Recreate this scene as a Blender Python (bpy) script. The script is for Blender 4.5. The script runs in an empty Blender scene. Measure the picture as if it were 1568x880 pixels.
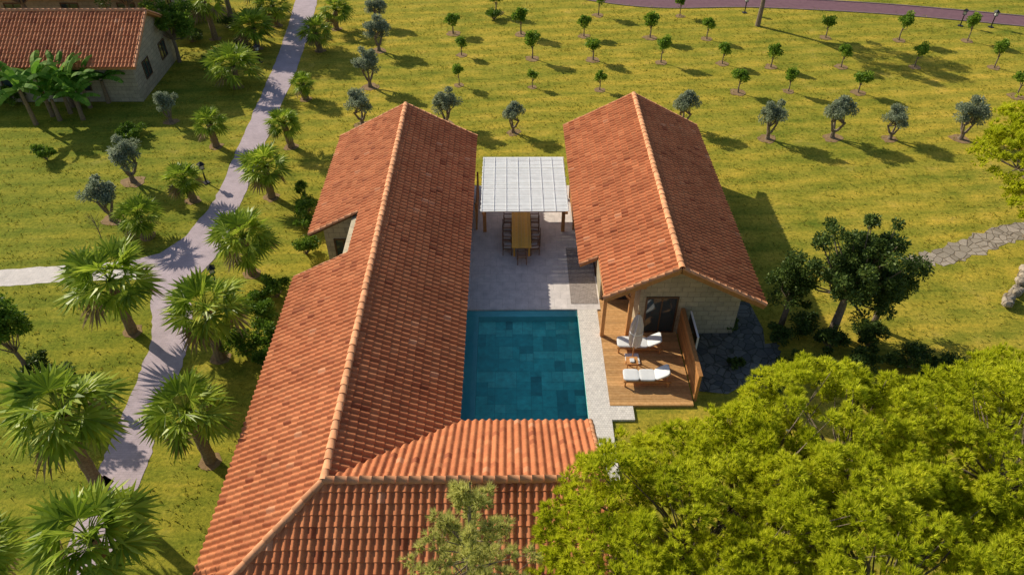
import bpy, bmesh, math, numpy as np
from mathutils import Vector, Matrix
rng=np.random.default_rng(11)
sc=bpy.context.scene
PI=math.pi
# ---------------------------------------------------------------- survey of the site (drone at 24 m, pitched 41 deg)
P=math.radians(41); CP,SP=math.cos(P),math.sin(P); FX=1141.0; HC=24.0; YAW=math.radians(0.3)
def G(u,v,z=0.0):
    dx=(u-784)/FX; dy=(440-v)/FX
    t=(HC-z)/(SP-dy*CP); X=dx*t; Y=(CP+dy*SP)*t
    return (X*math.cos(YAW)+Y*math.sin(YAW), -X*math.sin(YAW)+Y*math.cos(YAW))
def ZT(base,v):
    x,y=G(*base); Y=y*math.cos(YAW)+x*math.sin(YAW); dy=(440-v)/FX
    t=Y/(CP+dy*SP); return HC-(SP-dy*CP)*t

# ---------------------------------------------------------------- materials
def newmat(name):
    m=bpy.data.materials.new(name); m.use_nodes=True
    nt=m.node_tree; b=nt.nodes['Principled BSDF']; return m,nt,b
def N(nt,t,**k):
    n=nt.nodes.new(t)
    for a,v in k.items(): setattr(n,a,v)
    return n
def L(nt,a,b): nt.links.new(a,b)
def ramp(nt,stops):
    r=N(nt,'ShaderNodeValToRGB'); e=r.color_ramp.elements
    e[0].position=stops[0][0]; e[0].color=(*stops[0][1],1)
    e[1].position=stops[-1][0]; e[1].color=(*stops[-1][1],1)
    for p,c in stops[1:-1]:
        x=e.new(p); x.color=(*c,1)
    return r
def noise(nt,scale,detail=4,rough=.6,vec=None):
    n=N(nt,'ShaderNodeTexNoise'); n.inputs['Scale'].default_value=scale; n.inputs['Detail'].default_value=detail; n.inputs['Roughness'].default_value=rough
    if vec is not None: L(nt,vec,n.inputs['Vector'])
    return n
def mix(nt,blend,fac,a,b):
    m=N(nt,'ShaderNodeMix',data_type='RGBA',blend_type=blend)
    for s,v in ((0,fac),(6,a),(7,b)):
        if isinstance(v,bpy.types.NodeSocket): L(nt,v,m.inputs[s])
        else: m.inputs[s].default_value=v if s==0 else (*v,1)
    return m.outputs[2]
def objv(nt):
    return N(nt,'ShaderNodeTexCoord').outputs['Object']
def simple(name,c1,c2,scale=6,rough=.7,bump=.2,bdist=.01,attr=0.0,detail=5,spec=.3):
    m,nt,b=newmat(name); v=objv(nt)
    n=noise(nt,scale,detail,.65,v)
    r=ramp(nt,[(.3,c1),(.7,c2)]); L(nt,n.outputs[0],r.inputs[0]); col=r.outputs[0]
    if attr>0:
        a=N(nt,'ShaderNodeAttribute'); a.attribute_name='tile'
        mr=N(nt,'ShaderNodeMapRange'); mr.inputs[3].default_value=1-attr; mr.inputs[4].default_value=1+attr
        L(nt,a.outputs['Fac'],mr.inputs[0])
        col=mix(nt,'MULTIPLY',1.0,col,mr.outputs[0])
    L(nt,col,b.inputs['Base Color']); b.inputs['Roughness'].default_value=rough
    b.inputs['Specular IOR Level'].default_value=spec
    if bump>0:
        n2=noise(nt,scale*4,4,.7,v)
        bp=N(nt,'ShaderNodeBump'); bp.inputs['Strength'].default_value=bump; bp.inputs['Distance'].default_value=bdist
        L(nt,n2.outputs[0],bp.inputs['Height']); L(nt,bp.outputs[0],b.inputs['Normal'])
    return m
def leafmat(name,cd,cm,cl,trans=.35,rough=.5,clump=1.2,spec=.2):
    m,nt,b=newmat(name)
    g=N(nt,'ShaderNodeNewGeometry'); v=objv(nt)
    n=noise(nt,clump,2,.5,v)
    ad=N(nt,'ShaderNodeMath',operation='MULTIPLY_ADD'); ad.inputs[1].default_value=.5
    L(nt,g.outputs['Random Per Island'],ad.inputs[0])
    sb=N(nt,'ShaderNodeMath',operation='MULTIPLY'); sb.inputs[1].default_value=.55; L(nt,n.outputs[0],sb.inputs[0]); L(nt,sb.outputs[0],ad.inputs[2])
    r=ramp(nt,[(.15,cd),(.5,cm),(.9,cl)]); L(nt,ad.outputs[0],r.inputs[0])
    L(nt,r.outputs[0],b.inputs['Base Color']); b.inputs['Roughness'].default_value=rough; b.inputs['Specular IOR Level'].default_value=spec
    t=N(nt,'ShaderNodeBsdfTranslucent'); L(nt,r.outputs[0],t.inputs['Color'])
    ms=N(nt,'ShaderNodeMixShader'); ms.inputs[0].default_value=trans
    L(nt,b.outputs[0],ms.inputs[1]); L(nt,t.outputs[0],ms.inputs[2])
    L(nt,ms.outputs[0],nt.nodes['Material Output'].inputs['Surface'])
    return m

def grassmat():
    m,nt,b=newmat('grass'); v=objv(nt)
    big=noise(nt,.075,3,.6,v); mid=noise(nt,.5,6,.72,v); fine=noise(nt,6,6,.75,v); vf=noise(nt,26,3,.8,v)
    r=ramp(nt,[(.34,(.54,.39,.055)),(.5,(.40,.33,.042)),(.66,(.20,.235,.03))]); L(nt,big.outputs[0],r.inputs[0])
    r2=ramp(nt,[(.32,(.12,.165,.02)),(.46,(.34,.30,.038)),(.6,(.50,.385,.06)),(.75,(.60,.42,.14))]); L(nt,mid.outputs[0],r2.inputs[0])
    c=mix(nt,'MIX',.55,r.outputs[0],r2.outputs[0])
    # greener, darker lawn towards the palm garden
    sx=N(nt,'ShaderNodeSeparateXYZ'); L(nt,v,sx.inputs[0])
    ax=N(nt,'ShaderNodeMath',operation='MULTIPLY_ADD'); ax.inputs[1].default_value=.45; L(nt,sx.outputs[1],ax.inputs[0]); L(nt,sx.outputs[0],ax.inputs[2])
    mr=N(nt,'ShaderNodeMapRange'); mr.interpolation_type='SMOOTHSTEP'; mr.inputs[1].default_value=-14; mr.inputs[2].default_value=12; mr.inputs[3].default_value=1; mr.inputs[4].default_value=0; L(nt,ax.outputs[0],mr.inputs[0])
    cg=mix(nt,'MULTIPLY',1.0,c,(.60,.76,.66)); c=mix(nt,'MIX',mr.outputs[0],c,cg)
    r3=ramp(nt,[(.3,(.40,.48,.45)),(.5,(1,1,1)),(.72,(1.5,1.38,1.35))]); L(nt,fine.outputs[0],r3.inputs[0])
    c=mix(nt,'MULTIPLY',.95,c,r3.outputs[0])
    r4=ramp(nt,[(.3,(.5,.58,.5)),(.7,(1.45,1.36,1.35))]); L(nt,vf.outputs[0],r4.inputs[0])
    c=mix(nt,'MULTIPLY',.8,c,r4.outputs[0])
    mp=N(nt,'ShaderNodeMapping'); mp.inputs['Rotation'].default_value=(0,0,math.radians(-9)); L(nt,v,mp.inputs[0])
    w=N(nt,'ShaderNodeTexWave',bands_direction='Y'); w.inputs['Scale'].default_value=.2; w.inputs['Distortion'].default_value=2.5; w.inputs['Detail'].default_value=5; w.inputs['Detail Scale'].default_value=.9
    L(nt,mp.outputs[0],w.inputs[0])
    r5=ramp(nt,[(.0,(.74,.85,.80)),(1,(1.14,1.08,1.03))]); L(nt,w.outputs[0],r5.inputs[0])
    c=mix(nt,'MULTIPLY',.8,c,r5.outputs[0])
    mp2=N(nt,'ShaderNodeMapping'); mp2.inputs['Rotation'].default_value=(0,0,math.radians(-9)); mp2.inputs['Scale'].default_value=(.25,2.2,1); L(nt,v,mp2.inputs[0])
    st=noise(nt,1.2,5,.7,mp2.outputs[0]); r6=ramp(nt,[(.32,(.68,.78,.7)),(.5,(1,1,1)),(.7,(1.3,1.17,1.2))]); L(nt,st.outputs[0],r6.inputs[0])
    c=mix(nt,'MULTIPLY',.85,c,r6.outputs[0])
    L(nt,c,b.inputs['Base Color']); b.inputs['Roughness'].default_value=.95; b.inputs['Specular IOR Level'].default_value=.05
    bp=N(nt,'ShaderNodeBump'); bp.inputs['Strength'].default_value=.6; bp.inputs['Distance'].default_value=.05
    L(nt,fine.outputs[0],bp.inputs['Height']); L(nt,bp.outputs[0],b.inputs['Normal'])
    return m
def brickmat(name,c1,c2,mort,bw,bh,msize=.01,rough=.8,wall=False,nz=3,bump=.4,off=.5):
    m,nt,b=newmat(name); v=objv(nt)
    if wall:
        s=N(nt,'ShaderNodeSeparateXYZ'); L(nt,v,s.inputs[0]); a=N(nt,'ShaderNodeMath',operation='ADD'); L(nt,s.outputs[0],a.inputs[0]); L(nt,s.outputs[1],a.inputs[1])
        cb=N(nt,'ShaderNodeCombineXYZ'); L(nt,a.outputs[0],cb.inputs[0]); L(nt,s.outputs[2],cb.inputs[1]); vv=cb.outputs[0]
    else: vv=v
    k=N(nt,'ShaderNodeTexBrick'); k.offset=off; L(nt,vv,k.inputs['Vector'])
    k.inputs['Color1'].default_value=(*c1,1); k.inputs['Color2'].default_value=(*c2,1); k.inputs['Mortar'].default_value=(*mort,1)
    k.inputs['Scale'].default_value=1; k.inputs['Brick Width'].default_value=bw; k.inputs['Row Height'].default_value=bh; k.inputs['Mortar Size'].default_value=msize; k.inputs['Mortar Smooth'].default_value=.3
    n=noise(nt,nz,6,.7,v); r=ramp(nt,[(.3,(.75,.74,.73)),(.7,(1.12,1.11,1.09))]); L(nt,n.outputs[0],r.inputs[0])
    c=mix(nt,'MULTIPLY',.9,k.outputs[0],r.outputs[0])
    L(nt,c,b.inputs['Base Color']); b.inputs['Roughness'].default_value=rough
    bp=N(nt,'ShaderNodeBump'); bp.inputs['Strength'].default_value=bump; bp.inputs['Distance'].default_value=.01; bp.invert=True
    L(nt,k.outputs['Fac'],bp.inputs['Height']); L(nt,bp.outputs[0],b.inputs['Normal'])
    return m
def stonemat(name,c1,c2,gap,scale):
    m,nt,b=newmat(name); v=objv(nt)
    k=N(nt,'ShaderNodeTexVoronoi',feature='DISTANCE_TO_EDGE'); k.inputs['Scale'].default_value=scale; L(nt,v,k.inputs['Vector'])
    k2=N(nt,'ShaderNodeTexVoronoi'); k2.inputs['Scale'].default_value=scale; L(nt,v,k2.inputs['Vector'])
    s=N(nt,'ShaderNodeSeparateColor'); L(nt,k2.outputs['Color'],s.inputs[0])
    r=ramp(nt,[(0,c1),(1,c2)]); L(nt,s.outputs[0],r.inputs[0])
    g=ramp(nt,[(.02,gap),(.06,(1,1,1))]); L(nt,k.outputs['Distance'],g.inputs[0])
    c=mix(nt,'MULTIPLY',1,r.outputs[0],g.outputs[0])
    n=noise(nt,9,5,.7,v); rr=ramp(nt,[(.3,(.7,.7,.7)),(.7,(1.2,1.2,1.2))]); L(nt,n.outputs[0],rr.inputs[0])
    c=mix(nt,'MULTIPLY',.8,c,rr.outputs[0])
    L(nt,c,b.inputs['Base Color']); b.inputs['Roughness'].default_value=.85
    bp=N(nt,'ShaderNodeBump'); bp.inputs['Strength'].default_value=.6; bp.inputs['Distance'].default_value=.03
    L(nt,g.outputs[0],bp.inputs['Height']); L(nt,bp.outputs[0],b.inputs['Normal'])
    return m
def tilemat():
    m,nt,b=newmat('terracotta_tile'); v=objv(nt)
    a=N(nt,'ShaderNodeAttribute'); a.attribute_name='tile'
    r=ramp(nt,[(0,(.36,.105,.045)),(.15,(.52,.17,.070)),(.6,(.59,.205,.084)),(.93,(.63,.235,.100)),(1,(.69,.31,.16))]); L(nt,a.outputs['Fac'],r.inputs[0])
    n=noise(nt,.5,6,.7,v); rr=ramp(nt,[(.3,(.78,.74,.73)),(.6,(1.05,1.05,1.05))]); L(nt,n.outputs[0],rr.inputs[0])
    c=mix(nt,'MULTIPLY',.9,r.outputs[0],rr.outputs[0])
    n2=noise(nt,14,4,.7,v); r2=ramp(nt,[(.3,(.8,.8,.8)),(.7,(1.15,1.15,1.15))]); L(nt,n2.outputs[0],r2.inputs[0])
    c=mix(nt,'MULTIPLY',.7,c,r2.outputs[0])
    L(nt,c,b.inputs['Base Color']); b.inputs['Roughness'].default_value=.8; b.inputs['Specular IOR Level'].default_value=.2
    return m
def watermat():
    m,nt,b=newmat('pool_water'); nt.nodes.remove(b); v=objv(nt)
    tr=N(nt,'ShaderNodeBsdfTransparent'); tr.inputs[0].default_value=(.86,.99,.98,1)
    gl=N(nt,'ShaderNodeBsdfGlossy'); gl.inputs['Roughness'].default_value=.03
    n=noise(nt,2.2,3,.5,v); bp=N(nt,'ShaderNodeBump'); bp.inputs['Strength'].default_value=.25; bp.inputs['Distance'].default_value=.05
    L(nt,n.outputs[0],bp.inputs['Height']); L(nt,bp.outputs[0],gl.inputs['Normal'])
    fr=N(nt,'ShaderNodeFresnel'); fr.inputs[0].default_value=1.33; L(nt,bp.outputs[0],fr.inputs['Normal'])
    ms=N(nt,'ShaderNodeMixShader'); L(nt,fr.outputs[0],ms.inputs[0]); L(nt,tr.outputs[0],ms.inputs[1]); L(nt,gl.outputs[0],ms.inputs[2])
    L(nt,ms.outputs[0],nt.nodes['Material Output'].inputs['Surface']); return m
def poolmat():
    m,nt,b=newmat('pool_stone_tile'); v=objv(nt)
    a=N(nt,'ShaderNodeAttribute'); a.attribute_name='tile'
    r=ramp(nt,[(0,(.03,.34,.34)),(.25,(.06,.62,.58)),(.7,(.09,.78,.70)),(1,(.22,.95,.82))]); L(nt,a.outputs['Fac'],r.inputs[0])
    n=noise(nt,2.5,5,.7,v); rr=ramp(nt,[(.3,(.70,.72,.72)),(.7,(1.12,1.1,1.1))]); L(nt,n.outputs[0],rr.inputs[0])
    c=mix(nt,'MULTIPLY',.9,r.outputs[0],rr.outputs[0])
    k=N(nt,'ShaderNodeTexVoronoi',feature='SMOOTH_F1'); k.inputs['Scale'].default_value=5; L(nt,v,k.inputs[0])
    r2=ramp(nt,[(.1,(.85,.85,.85)),(.6,(1.15,1.15,1.15))]); L(nt,k.outputs[0],r2.inputs[0])
    c=mix(nt,'MULTIPLY',.6,c,r2.outputs[0])
    L(nt,c,b.inputs['Base Color']); b.inputs['Roughness'].default_value=.6; return m
def glassmat():
    m,nt,b=newmat('window_glass'); b.inputs['Base Color'].default_value=(.03,.05,.06,1); b.inputs['Roughness'].default_value=.06; b.inputs['Specular IOR Level'].default_value=.9; return m

M={}
M['grass']=grassmat()
M['tile']=tilemat()
M['cap']=simple('terracotta_cap',(.64,.27,.12),(.76,.37,.19),3,.75,.2,.01,.12)
M['wood']=simple('oiled_wood',(.42,.18,.055),(.58,.28,.10),9,.55,.3,.01,.22)
M['deckw']=simple('deck_wood',(.54,.28,.10),(.72,.42,.18),7,.6,.3,.01,.2)
M['tablew']=simple('table_wood',(.88,.44,.06),(.95,.54,.10),7,.45,.2,.01,.1)
M['darkwood']=simple('dark_wood',(.09,.045,.025),(.15,.08,.04),9,.6,.2,.01,.2)
M['chairw']=simple('chair_wood',(.16,.08,.05),(.26,.14,.08),9,.6,.2,.01,.2)
M['stone']=brickmat('cut_stone',(.50,.42,.29),(.40,.34,.24),(.24,.2,.15),.55,.28,.012,.85,True,4)
M['paving']=brickmat('limestone_paving',(.80,.73,.71),(.74,.675,.66),(.55,.5,.48),.62,.62,.008,.7,False,2.5,.2,.5)
M['mosaic']=brickmat('pebble_border',(.88,.82,.76),(.78,.73,.68),(.62,.57,.53),.11,.11,.009,.75,False,6,.2,.5)
M['rug']=brickmat('woven_rug',(.16,.12,.11),(.32,.26,.24),(.5,.44,.41),.16,.07,.012,.9,False,8,.3)
M['path']=brickmat('path_paving',(.54,.43,.475),(.49,.385,.43),(.40,.32,.35),.22,.11,.006,.85,False,1.1,.3)
M['pale']=brickmat('pale_paving',(.78,.70,.65),(.72,.65,.61),(.52,.48,.45),.3,.15,.006,.85,False,1.5,.3)
M['road']=simple('red_asphalt',(.17,.085,.105),(.23,.12,.14),2,.9,.3,.01)
M['kerb']=simple('kerb_concrete',(.22,.15,.16),(.3,.22,.22),4,.85)
M['rstone']=stonemat('rubble_stone',(.28,.23,.17),(.46,.38,.30),(.45,.4,.34),2.2)
M['shadestone']=stonemat('shaded_flagstone',(.09,.10,.10),(.19,.19,.18),(.4,.45,.35),2.6)  # the guest wing's shade is put into this dark stone colour
M['soil']=simple('soil',(.22,.13,.06),(.38,.25,.13),5,.95,.6,.03)
M['bark']=simple('bark',(.14,.10,.07),(.28,.22,.16),9,.9,.8,.03)
M['pbark']=simple('palm_trunk',(.17,.115,.07),(.33,.24,.14),10,.95,.8,.04)
M['white']=simple('white_slat',(.72,.72,.72),(.84,.84,.84),3,.7,.1,.005,.08)
M['cush']=simple('white_cushion',(.74,.75,.77),(.82,.82,.83),3,.9,.3,.01)
M['cloth']=simple('parasol_canvas',(.62,.53,.48),(.74,.65,.59),5,.9,.3,.01)
M['metal']=simple('black_metal',(.015,.015,.017),(.03,.03,.03),5,.4,0)
M['lampg']=simple('lamp_glass',(.5,.5,.45),(.6,.6,.55),5,.3,0)
M['ptile']=poolmat(); M['water']=watermat(); M['glass']=glassmat()
M['ledge']=simple('pool_ledge',(.20,.66,.66),(.25,.76,.75),3,.6,.1)
M['olive']=leafmat('olive_leaf',(.13,.165,.10),(.28,.33,.21),(.48,.51,.37),.4,.6)
M['citrus']=leafmat('citrus_leaf',(.07,.16,.015),(.20,.33,.03),(.42,.50,.06),.4,.5)
M['palm']=leafmat('palm_leaf',(.07,.13,.010),(.27,.38,.028),(.60,.66,.08),.4,.4,.8)
M['dry']=leafmat('dry_leaf',(.18,.12,.05),(.32,.22,.10),(.42,.32,.17),.3,.7)
M['blade']=leafmat('grass_blade',(.13,.18,.02),(.34,.32,.038),(.58,.46,.09),.35,.8,.15,.05)
M['oak']=leafmat('oak_leaf',(.022,.05,.011),(.075,.125,.025),(.20,.26,.05),.3,.5)
M['shrub']=leafmat('shrub_leaf',(.04,.10,.012),(.13,.23,.02),(.30,.41,.045),.35,.5)
M['pine']=leafmat('pine_needle',(.18,.24,.009),(.58,.63,.020),(.95,.90,.08),.42,.6,.7)
M['pinel']=leafmat('young_pine_needle',(.26,.30,.08),(.58,.58,.16),(.85,.80,.30),.48,.6,.9)
M['banana']=leafmat('banana_leaf',(.05,.15,.01),(.14,.30,.03),(.30,.46,.07),.4,.65,1.2,.1)

# ---------------------------------------------------------------- mesh helpers
def build(name,parts,mats,parent=None,smooth=False,loc=None,link=True):
    vs=[];li=[];ls=[];mi=[];at=[];vo=0;lo=0
    for p in parts:
        v=np.asarray(p[0],dtype=np.float32).reshape(-1,3); f=np.asarray(p[1],dtype=np.int32)
        k=f.shape[1]; n=f.shape[0]
        vs.append(v); li.append((f+vo).ravel()); ls.append(np.arange(n)*k+lo); mi.append(np.full(n,p[2]))
        a=p[3] if len(p)>3 else rng.random()
        at.append(np.full(n,a,dtype=np.float32) if np.isscalar(a) else np.asarray(a,dtype=np.float32))
        vo+=len(v); lo+=n*k
    vs=np.concatenate(vs); li=np.concatenate(li); ls=np.concatenate(ls); mi=np.concatenate(mi); at=np.concatenate(at)
    me=bpy.data.meshes.new(name); me.vertices.add(len(vs)); me.vertices.foreach_set('co',vs.ravel())
    me.loops.add(len(li)); me.loops.foreach_set('vertex_index',li.astype(np.int32))
    me.polygons.add(len(ls)); me.polygons.foreach_set('loop_start',ls.astype(np.int32))
    me.polygons.foreach_set('material_index',mi.astype(np.int32))
    me.update(calc_edges=True)
    me.polygons.foreach_set('use_smooth',np.full(len(ls),bool(smooth)))
    A=me.attributes.new('tile','FLOAT','FACE'); A.data.foreach_set('value',at)
    for m in mats: me.materials.append(M[m])
    if not link: return me
    o=bpy.data.objects.new(name,me); sc.collection.objects.link(o)
    if loc: o.location=loc
    if parent: o.parent=parent
    return o
def put(name,me,loc,rz=0,s=1,sz=None):
    o=bpy.data.objects.new(name,me); sc.collection.objects.link(o); o.location=loc; o.rotation_euler=(0,0,rz); o.scale=(s,s,sz or s); return o
def empty(name,loc=(0,0,0)):
    o=bpy.data.objects.new(name,None); sc.collection.objects.link(o); o.location=loc; return o
BF=np.array([[0,3,2,1],[4,5,6,7],[0,1,5,4],[1,2,6,5],[2,3,7,6],[3,0,4,7]])
def box(x0,x1,y0,y1,z0,z1,m=0,a=None,rot=None):
    v=np.array([[x0,y0,z0],[x1,y0,z0],[x1,y1,z0],[x0,y1,z0],[x0,y0,z1],[x1,y0,z1],[x1,y1,z1],[x0,y1,z1]],dtype=float)
    if rot is not None:
        c,R=rot; v=(v-np.array(c))@np.array(R).T+np.array(c)
    return (v,BF,m,rng.random() if a is None else a)
def beam(p0,p1,w,h,m=0):
    p0=np.array(p0,float);p1=np.array(p1,float);d=p1-p0;d/=np.linalg.norm(d)
    s=np.cross(d,[0,0,1.0]); 
    if np.linalg.norm(s)<1e-3: s=np.array([1.0,0,0])
    s/=np.linalg.norm(s);u=np.cross(s,d)
    v=[]
    for p in (p0,p1):
        for a,b in ((-1,-1),(1,-1),(1,1),(-1,1)): v.append(p+s*a*w/2+u*b*h/2)
    return (np.array(v),np.array([[0,1,2,3],[7,6,5,4],[0,4,5,1],[1,5,6,2],[2,6,7,3],[3,7,4,0]]),m,rng.random())
def tube(pts,rad,n=7,m=0):
    pts=np.array(pts,float); k=len(pts); V=[]
    for i in range(k):
        d=pts[min(i+1,k-1)]-pts[max(i-1,0)]; d/=np.linalg.norm(d)+1e-9
        s=np.cross(d,[.3,.2,1.0]); 
        if np.linalg.norm(s)<.05: s=np.cross(d,[1.0,0,0])
        s/=np.linalg.norm(s);u=np.cross(d,s)
        for j in range(n):
            a=2*PI*j/n; V.append(pts[i]+(s*math.cos(a)+u*math.sin(a))*rad[i])
    Fc=[[i*n+j,i*n+(j+1)%n,(i+1)*n+(j+1)%n,(i+1)*n+j] for i in range(k-1) for j in range(n)]
    return (np.array(V),np.array(Fc),m,rng.random())
def disc(x,y,z,r,n,m=0,irr=.0):
    a=np.arange(n)*2*PI/n; rr=r*(1+irr*rng.normal(size=n))
    v=np.stack([x+rr*np.cos(a),y+rr*np.sin(a),np.full(n,z)],1)
    return (v,np.arange(n)[None,:],m,rng.random())
def prism(poly,zt,thick,m=0,zbot=None):
    n=len(poly); T=[[x,y,zt(x,y)] for x,y in poly]
    B=[[x,y,(zt(x,y)-thick) if zbot is None else zbot] for x,y in poly]
    top=(np.array(T),np.arange(n)[None,:],m,.5); bot=(np.array(B),np.arange(n)[::-1][None,:],m,.5)
    v=np.array(T+B); f=np.array([[i,(i+1)%n,n+(i+1)%n,n+i] for i in range(n)])
    return [top,bot,(v,f,m,.5)]

# ---------------------------------------------------------------- roofs
def tiles(name,O,a,b,Ln,S,cuts,notch=None,parent=None):
    O=np.array(O,float);a=np.array(a,float);b=np.array(b,float);b/=np.linalg.norm(b)
    n=np.cross(a,b); 
    if n[2]<0:n=-n
    nc=max(1,round(Ln/.25)); pu=Ln/nc; nr=max(1,round(S/.34)); pv=S/nr; K=8
    nu=nc*K+1; ui=np.arange(nu); us=ui*pu/K; ph=(ui%K)/K
    hu=.07*(.5-.5*np.cos(2*PI*ph))**.8
    col=np.minimum(ui//K,nc-1)
    jz=rng.normal(0,.10,(nr,nc)); jv=rng.normal(0,.009,(nr,nc))
    rows=[]
    for i in range(nr):
        if i==0: rows.append((0,-.04,-.03,False))
        rows.append((i,i*pv-.02*(1 if i==0 else 0),.035,True)); rows.append((i,(i+1)*pv-.006,0,True))
    V=[]
    sag=.012*np.sin(us*1.3)+.008*np.sin(us*.47+1)
    for (i,v,h,j) in rows:
        hh=hu*(1+jz[i][col])+h+sag*(.3+i/nr*.3); vv=v+jv[i][col]*(hu>.01)*(1 if j else 0)
        V.append(O+us[:,None]*a+vv[:,None]*b+(hh+.03)[:,None]*n)
    V=np.concatenate(V); R=len(rows)
    r,c=np.meshgrid(np.arange(R-1),np.arange(nu-1),indexing='ij'); q=(r*nu+c).ravel()
    Fc=np.stack([q,q+1,q+nu+1,q+nu],1)
    tr=rng.beta(2.2,2.2,(nr,nc)); sp=rng.random((nr,nc)); tr[sp>.993]=1.0; tr[sp<.012]=0.0
    ri=np.array([min(nr-1,max(0,(k)//2)) for k in range(R-1)])
    at=tr[ri[r.ravel()],(c.ravel()//K)]
    o=build(name,[(V,Fc,0,at)],['tile'],parent)
    if cuts or notch:
        bm=bmesh.new(); bm.from_mesh(o.data)
        for co,no in cuts:
            bmesh.ops.bisect_plane(bm,geom=bm.verts[:]+bm.edges[:]+bm.faces[:],plane_co=co,plane_no=no,clear_outer=True)
        if notch:
            x1,y0,y1=notch
            for co,no in (((x1,0,0),(1,0,0)),((0,y0,0),(0,1,0)),((0,y1,0),(0,1,0))):
                bmesh.ops.bisect_plane(bm,geom=bm.verts[:]+bm.edges[:]+bm.faces[:],plane_co=co,plane_no=no)
            dl=[f for f in bm.faces if f.calc_center_median().x<x1 and y0<f.calc_center_median().y<y1]
            bmesh.ops.delete(bm,geom=dl,context='FACES')
        bm.to_mesh(o.data); bm.free()
    return o
def caps(p0,p1,r=.13,seg=.38,lift=.05):
    p0=np.array(p0,float);p1=np.array(p1,float);d=p1-p0;Ln=np.linalg.norm(d);d/=Ln;k=max(1,round(Ln/seg));st=Ln/k
    s=np.cross(d,[0,0,1.0]);s/=np.linalg.norm(s);u=np.cross(s,d);out=[];n=8
    for i in range(k):
        V=[]; jo=s*rng.normal(0,.006)+u*rng.normal(0,.005)
        for (t,rr) in ((i*st-.03,r*1.1),((i+1)*st,r*.92),(i*st-.03,r*.85)):
            for j in range(n+1):
                an=PI*(j/n)*1.15-PI*.075
                V.append(p0+d*t+s*math.cos(an)*rr+u*(math.sin(an)*rr*.85+lift)+jo)
        Fc=[[j,j+1,n+1+j+1,n+1+j] for j in range(n)]+[[j,j+1,2*(n+1)+j+1,2*(n+1)+j] for j in range(n)]
        out.append((np.array(V),np.array(Fc),0,rng.random()))
    return out

E=2.7;R=4.7;HW=3.82;SL=math.hypot(HW,R-E);k_=(R-E)/HW
# ---- left house (L shaped)
XR=-5.65; XW=XR-HW; XE=XR+HW; YN=37.6; YR=13.27; YS=YR-HW; YV=YR+HW; WX=2.95
lh=empty('villa_long_wing')
nx,ny0,ny1=-6.95,25.2,28.4
tiles('roof_west',(XW,YS,E),(0,1,0),(HW,0,R-E),YN-YS,SL,[((XW,YS,0),(1,-1,0))],(nx,ny0,ny1),lh)
tiles('roof_east',(XE,YR,E),(0,1,0),(-HW,0,R-E),YN-YR,SL,[((XR,YR,0),(1,-1,0))],None,lh)
tiles('roof_north',(XR,YV,E),(1,0,0),(0,-HW,R-E),WX-XR,SL,[((XR,YR,0),(-1,1,0))],None,lh)
tiles('roof_south',(XW,YS,E),(1,0,0),(0,HW,R-E),WX-XW,SL,[((XW,YS,0),(-1,1,0))],None,lh)
fx=lambda xr:(lambda x,y:R-abs(x-xr)*k_-.01)
fy=lambda yr:(lambda x,y:R-abs(y-yr)*k_-.01)
sl=[]
sl+=prism([(XW,YS),(XR,YR),(XR,YN),(XW,YN),(XW,ny1),(nx,ny1),(nx,ny0),(XW,ny0)],fx(XR),.14)
sl+=prism([(XR,YR),(XE,YV),(XE,YN),(XR,YN)],fx(XR),.14)
sl+=prism([(XR,YR),(WX,YR),(WX,YV),(XE,YV)],fy(YR),.14)
sl+=prism([(XW,YS),(WX,YS),(WX,YR),(XR,YR)],fy(YR),.14)
build('roof_deck',sl,['darkwood'],lh)
c=caps((XR,YR,R),(XR,YN,R))+caps((XR,YR,R),(WX,YR,R))+caps((XW,YS,E),(XR,YR,R))
for x0,y in ((XW,YN),(XE,YN),):
    c+=caps((x0,y-.04,E),(XR,y-.04,R),.1,.36,.03)
c+=caps((WX-.04,YS,E),(WX-.04,YR,R),.1,.36,.03)+caps((WX-.04,YV,E),(WX-.04,YR,R),.1,.36,.03)
zn=R-abs(nx-XR)*k_
c+=caps((XW,ny0+.03,E),(nx,ny0+.03,zn),.08,.36,.02)+caps((XW,ny1-.03,E),(nx,ny1-.03,zn),.08,.36,.02)
build('ridge_caps',c,['cap'],lh,True)
build('valley_gutter',[beam((XR,YR,R+.0),(XE,YV,E+.0),.22,.05)],['darkwood'],lh)
w=[]
def gw(x0,x1,y0,y1,xr,z0=0):
    poly=[(x0,z0),(x1,z0),(x1,R-abs(x1-xr)*k_-.16)]+([(xr,R-.16)] if x0<xr<x1 else [])+[(x0,R-abs(x0-xr)*k_-.16)]
    n=len(poly);A=[[x,y0,z] for x,z in poly];B=[[x,y1,z] for x,z in poly]
    return [(np.array(A),np.arange(n)[None,:],0),(np.array(B),np.arange(n)[::-1][None,:],0),(np.array(A+B),np.array([[i,(i+1)%n,n+(i+1)%n,n+i] for i in range(n)]),0)]
w+=gw(XW+.6,XE-.55,YR,ny0-.0-.35,XR)+gw(nx-.35,XE-.55,ny0-.35,ny1+.35,XR)+gw(XW+.6,XE-.55,ny1+.35,YN-.55,XR)
w.append(box(XW+.6,XR,YS+.6,YR,0,2.9))
w.append(box(XR,WX-.4,YS+.6,YV-.6,0,2.95))
A=[(YS+.6,2.95),(YV-.6,2.95),(YR,R-.2)]
w.append((np.array([[WX-.45,y,z] for y,z in A]+[[WX-.75,y,z] for y,z in A]),np.array([[0,1,4,3],[1,2,5,4],[2,0,3,5]]),0)); w.append((np.array([[WX-.45,y,z] for y,z in A]),np.array([[0,1,2]]),0))
build('walls',w,['stone'],lh)
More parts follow.
